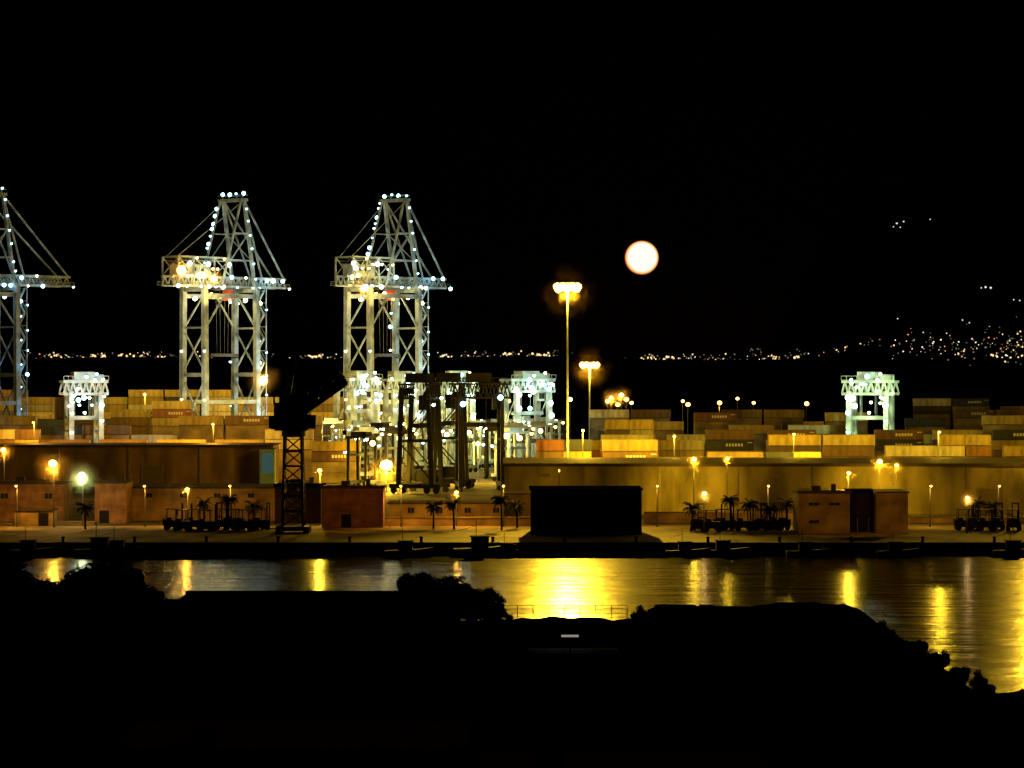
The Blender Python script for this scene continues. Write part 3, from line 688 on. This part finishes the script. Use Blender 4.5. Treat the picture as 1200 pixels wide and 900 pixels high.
building(-12,74,482,10,566,M_brick,"brown brick port office with flat roof",wins=[(.2,4.4,1.4,1),(.8,4.4,1.4,1)],door=.8)
building(17,62,470,4,597,M_tan,"low tan hut in front of the brick office",name="quay_hut",door=.75,parapet=False)
building(111,148,478,8,565,M_brick,"narrow brown brick block on the quay",door=.3)
building(149,322,486,14,571,M_tan,"long tan low building with flat roof",wins=[(.15+.23*i,4.4,1.2,.8) for i in range(4)],parapet=False)
building(322,376,478,10,569,M_dkb,"reddish brown quay building with flat roof")
building(377,449,466,8,571,M_brick,"orange brown block building with flat roof",door=.4)
building(455,588,484,8,589,M_tan,"low tan building lit by warm lamps",wins=[(.2+.25*i,1.6,1.2,1) for i in range(4)],parapet=False)
building(589,622,490,8,578,M_wally,"small tan annex beside the dark building",parapet=False)
building(622,752,446,12,573,M_dkb,"dark unlit block building on the quay edge",door=.6,parapet=False)
building(936,996,450,9,577,M_tan,"tan two storey port building with small windows",wins=[(.3,4.9,1.8,.5),(.7,4.9,1.8,.5),(.3,1.8,1.8,.5)])
building(997,1026,453,8,575,M_dkb,"dark brown stair block between tan buildings",door=.5,parapet=False)
building(1027,1064,450,9,576,M_tan,"plain tan block building with flat roof",parapet=False)
spot((E(960,436),436,10),(E(985,450),450,5),1200,SOD,100); spot((E(1070,436),436,9),(E(1040,450),450,5),1100,SOD,100)
spot((E(400,446),446,10),(E(415,466),466,4),2200,(1,.38,.05),90)
def low_wall(b0,b1,d,aw,mt,label):
    x0=E(b0,d); W=E(b1,d)-x0; h=EL(aw,d)-2; c=thing("boundary_wall",(x0,d,2),label,"wall","boundary walls along the quay")
    MB().box((0,0,0),(W,.4,h)).obj("panel",[mt],c); MB().box((-.1,-.1,h+.002),(W+.1,.5,h+.2)).obj("coping",[M_conc],c)
low_wall(755,934,478,601,M_tan,"low tan wall with pale coping on the quay"); low_wall(1066,1240,478,607,M_tan,"low tan wall with pale coping on the quay")
low_wall(-20,110,474,612,M_tan,"low tan wall in front of port offices"); low_wall(452,622,470,607,M_tan,"low tan wall with pale coping on the quay")

fk=thing("forklift",(0,0,2),"dark forklift parked on the quay","forklift","forklifts parked on the quay")
g=MB(); g.box((-1.3,-.8,.5),(1.2,.8,1.5)); g.box((-1.5,-.75,.7),(-1.3,.75,1.7)); g.box((-.9,-.6,1.5),(-.2,.6,1.9)); g.obj("body",[M_black],fk)
g=MB()
for x in (-1.0,.6):
    for y in (-.7,.7): g.beam((x,y,1.5),(x*.9,y,3.1),.1)
g.box((-1.1,-.8,3.1),(.8,.8,3.2)); g.obj("overhead_guard",[M_black],fk)
g=MB()
for y in (-.45,.45): g.beam((1.35,y,.1),(1.35,y,4.1),.16)
g.box((1.28,-.6,3.9),(1.42,.6,4.1)); g.box((1.28,-.6,1.9),(1.42,.6,2.05)); g.obj("mast",[M_black],fk)
for y in (-.4,.4):
    MB().box((1.45,y-.08,.15),(2.6,y+.08,.22)).obj("fork",[M_black],fk)
for x in (-.9,.8):
    for y in (-.8,.8): MB().cyl((x,y-.14,.42),(x,y+.14,.42),.42,n=14).obj("wheel",[M_black],fk)
fk.scale=(1.2,)*3
fx=[203,214,226,243,262,274,287,303,818,834,850,872,893,904,915,1132,1143,1157,1171,1190]
fk.location=(E(fx[0],459),459,2)
for i,b in enumerate(fx[1:]): dup(fk,(E(b,456),456+R.uniform(-2,3),2),rot=R.choice([0,math.pi,.5,2.4,1.2]))
g=MB(); g.cyl((0,0,0),(0,0,.7),.28,.22,12); g.ball((0,0,.75),.36,0,12,6,.5)
bm=g.mesh("mooring_bollard",[M_black])
for i in range(16):
    o=bpy.data.objects.new("mooring_bollard",bm); o.location=(-88+i*12+.8,428.8,2); col.objects.link(o); tag(o,"black iron mooring bollard on the quay edge","bollard","mooring bollards along the quay edge")

def boat(b,d,s,label):
    c=thing("small_boat",(E(b,d),d,0),label,"boat","small boats moored at the quay"); c.scale=(s,s,s)
    g=MB(); n=10
    for i in range(n+1):
        t=i/n; x=-3.5+7.5*t; hw=1.2*(1-max(0,t-.45)**2*3.2); hw=max(hw,.04); zz=.9+.5*t*t
        g.v+=[(x,-hw,zz),(x,-hw*.75,-.2),(x,hw*.75,-.2),(x,hw,zz)]
    for i in range(n):
        for j in range(3): a=i*4+j; g.f.append((a,a+1,a+5,a+4)); g.m.append(0)
        a=i*4; g.f.append((a+3,a,a+4,a+7)); g.m.append(0)
    g.f.append((0,3,2,1)); g.m.append(0); g.obj("hull",[M_dkb],c)
    g=MB(); g.box((-1.4,-.7,.95),(.7,.7,2.3)); g.box((-1.6,-.85,2.32),(.9,.85,2.42)); g.box((-1.2,-.73,1.5),(.5,-.703,2.1),1); g.obj("cabin",[M_dkb,M_glass],c)
    g=MB(); g.cyl((-.8,0,2.4),(-.8,0,4.4),.05,n=6); g.beam((-.8,0,3.6),(-2.9,0,3.0),.05); g.obj("mast",[M_black],c)
for b,s in ((36,1.1),(120,1.3),(140,1.1),(478,1.1),(566,1.4),(596,.9),(805,1.0),(850,1.1),(946,1.0),(1052,1.0),(1190,1.1)): boat(b,424-R.uniform(0,2),s,"small dark cabin boat moored against the quay wall")

def palm_mesh(h,seed):
    r=random.Random(seed); t=MB(); prev=Vector((0,0,0)); bend=r.uniform(-.5,.5)
    for i in range(8):
        q=Vector((bend*((i+1)/8)**2,0,h*(i+1)/8)); t.cyl(prev,q,.24-.012*i,.2-.012*i,8); prev=q
    f=MB(); top=prev
    for i in range(34):
        a=r.uniform(0,6.28); el=r.uniform(-.4,1.2); Lf=r.uniform(1.7,2.4); p=top.copy(); dirv=Vector((math.cos(a)*math.cos(el),math.sin(a)*math.cos(el),math.sin(el)))
        side=Vector((-math.sin(a),math.cos(a),0))
        for k in range(9):
            q=p+dirv*Lf/9; f.beam(p,q,.04)
            for sg in (-1,1):
                tip=p+side*sg*(.55-.04*k)+dirv*.25-Vector((0,0,.3)); f.add([p,q,tip],[(0,1,2)])
            p=q; dirv=(dirv+Vector((0,0,-.17))).normalized()
    return t.mesh("trunk",[M_bark]),f.mesh("crown",[M_palm])
PM=[palm_mesh(5.0,1),palm_mesh(6.0,2),palm_mesh(4.2,3)]
def palm(b,d,k,s=1,z=2):
    c=thing("palm_tree",(E(b,d),d,z),"dark palm tree standing on the quay","palm tree","palm trees on the quay",R.uniform(0,6)); c.scale=(s,s,s)
    for nme,m in zip(("trunk","crown"),PM[k]): o=bpy.data.objects.new(nme,m); o.parent=c; col.objects.link(o)
for b,k in ((858,1),(880,0),(902,2),(922,0),(812,2),(240,0),(266,1),(298,2),(508,2),(532,0),(588,1),(606,2),(1142,0),(1163,2),(100,2),(714,1)): palm(b,462+R.uniform(-5,4),k,.9)

# ---------------------------------------------------------------- near bank
def bank_z(x,y):
    wig=1.5*math.sin(x/2.3)+1.0*math.sin(x/5.1+y/9)
    if x < -6: edge=306
    elif x < 14: edge=285
    elif x < 16: edge=285+(x-14)*8
    else: edge=301
    t=edge+wig-y
    if y>222: t=min(t,(44.5+wig*.4-x)*1.6)
    else: t=min(t,max((44.5-x)*1.6,(224-y)+wig*1.5))
    if t<0: return max(-3,t*.6)
    z=min(4.5,t*.5)
    if y<110: z+= (110-y)*0.17
    return min(z,28)
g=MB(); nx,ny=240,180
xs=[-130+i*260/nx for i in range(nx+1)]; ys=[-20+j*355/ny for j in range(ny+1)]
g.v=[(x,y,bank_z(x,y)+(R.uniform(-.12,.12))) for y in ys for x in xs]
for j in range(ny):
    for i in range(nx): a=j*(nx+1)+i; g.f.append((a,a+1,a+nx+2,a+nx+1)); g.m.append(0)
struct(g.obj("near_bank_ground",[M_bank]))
def tree_mesh(seed,h=9):
    r=random.Random(seed); t=MB(); f=MB(); tips=[]
    t.cyl((0,0,0),(.2,0,h*.4),.3,.2,8)
    for i in range(11):
        a=r.uniform(0,6.28); el=r.uniform(.0,1.3); Lb=r.uniform(.2,.45)*h; p=Vector((.2,0,h*r.uniform(.22,.42)))
        q=p+Vector((math.cos(a)*math.cos(el),math.sin(a)*math.cos(el),math.sin(el)))*Lb; t.cyl(p,q,.13,.04,6); tips.append(q)
        q2=p.lerp(q,.6)+Vector((r.uniform(-1,1),r.uniform(-1,1),r.uniform(-.6,1.3))); t.cyl(p.lerp(q,.6),q2,.06,.02,5); tips.append(q2)
    for q in tips:
        rr=r.uniform(1.0,1.7)
        for k in range(330):
            d=Vector((r.gauss(0,1),r.gauss(0,1),r.gauss(0,.75))); d=d.normalized()*rr*r.random()**.5; p=q+d; s=r.uniform(.18,.34)
            u=Vector((r.uniform(-1,1),r.uniform(-1,1),r.uniform(-1,1))).normalized(); v=u.orthogonal().normalized()
            f.add([p-u*s,p+v*s*.6,p+u*s,p-v*s*.6],[(0,1,2,3)])
    return t.mesh("trunk",[M_bark]),f.mesh("crown",[M_leaf])
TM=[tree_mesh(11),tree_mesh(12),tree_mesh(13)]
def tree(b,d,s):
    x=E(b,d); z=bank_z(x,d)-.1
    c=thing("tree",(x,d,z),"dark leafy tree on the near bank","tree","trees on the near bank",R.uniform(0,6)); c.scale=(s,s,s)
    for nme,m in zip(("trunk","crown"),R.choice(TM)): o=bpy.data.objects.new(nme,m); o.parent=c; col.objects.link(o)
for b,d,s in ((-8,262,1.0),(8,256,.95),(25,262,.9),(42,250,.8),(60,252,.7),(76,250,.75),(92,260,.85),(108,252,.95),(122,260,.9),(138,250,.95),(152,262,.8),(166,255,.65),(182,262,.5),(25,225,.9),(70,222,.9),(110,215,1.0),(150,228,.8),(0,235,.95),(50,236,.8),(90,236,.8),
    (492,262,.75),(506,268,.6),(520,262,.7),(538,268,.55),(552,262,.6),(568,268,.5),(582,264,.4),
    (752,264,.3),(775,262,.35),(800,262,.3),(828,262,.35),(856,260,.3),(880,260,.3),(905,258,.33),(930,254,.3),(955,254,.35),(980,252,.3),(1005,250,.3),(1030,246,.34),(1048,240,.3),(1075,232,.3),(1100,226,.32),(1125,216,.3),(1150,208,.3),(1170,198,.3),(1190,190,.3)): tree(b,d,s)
palm(530,280,2,.75,bank_z(E(530,280),280))
def near_building(b0,b1,d,depth,aw,label,mt):
    x0=E(b0,d); W=E(b1,d)-x0; zt=EL(aw,d); z0=3.5; h=zt-z0; c=thing("waterfront_building",(x0,d,z0),label,"building")
    MB().box((0,0,0),(W,depth,h-.3)).obj("wall",[M_dkn],c)
    g=MB(); g.box((-.2,-.2,h-.29),(W+.2,depth+.2,h-.05)); g.box((-.2,depth,h-.048),(W+.2,depth+.2,h+.3),1); g.box((-.2,-.2,h-.048),(W+.2,0,h+.2),1)
    g.box((W*.2,depth*.3,h-.047),(W*.2+1.5,depth*.3+1.2,h+.5),1); g.obj("roof",[mt,M_dkn],c)
    for i in range(5): x=(i+.5)*W/5; MB().box((x-.6,-.03,h-2.6),(x+.6,-.004,h-1.2)).obj("window",[M_dkn],c)
near_building(195,488,215,14,714,"dark flat roofed waterfront building, unlit",M_dkn)
near_building(130,542,150,16,880,"dark flat roofed building with brown tar roof",M_roofnear)
near_building(565,900,145,12,905,"dark flat roofed building with brown tar roof",M_roofnear)
rl=thing("promenade_railing",(E(588,277),277,bank_z(2,277)),"thin metal railing along the near waterfront","railing")
W=E(735,277)-E(588,277); n=9
for i in range(n): MB().cyl((i*W/(n-1),0,-.1),(i*W/(n-1),0,1.3),.045,n=6).obj("post",[M_black],rl)
for z in (.45,.9,1.3): MB().beam((0,0,z),(W,0,z),.055).obj("rail",[M_black],rl)
z0=bank_z(2,240); lw=thing("low_wall",(E(620,240),240,z0-.2),"low wall with pale coping lit by a dim lamp","wall")
W=E(724,240)-E(620,240); M_cop=mat("pale_blue_coping",(.25,.36,.6),.9,var=.4,scale=.8,spec=0)
MB().box((0,0,0),(W,.4,.5)).obj("panel",[M_dkn],lw); MB().box((-.1,-.25,.502),(W+.1,.5,.85)).obj("coping",[M_cop],lw)
wl=thing("bollard_light",(E(668,236),236,z0),"small dim white bollard light before the low wall","light")
MB().cyl((0,0,0),(0,0,2.2),.09,.09,8).obj("post",[M_dkn],wl)
g=MB(); g.box((-.8,-.15,2.22),(.8,.15,2.4)); g.obj("lamp_head",[emis("lamp_dim",(.85,.8,.6),.3)],wl)
spot((E(668,236),236,z0+2.0),(E(668,240),240,z0+.7),90,(1,.97,.85),158,.1)
print("containers", ncont, "objects", len(bpy.data.objects))
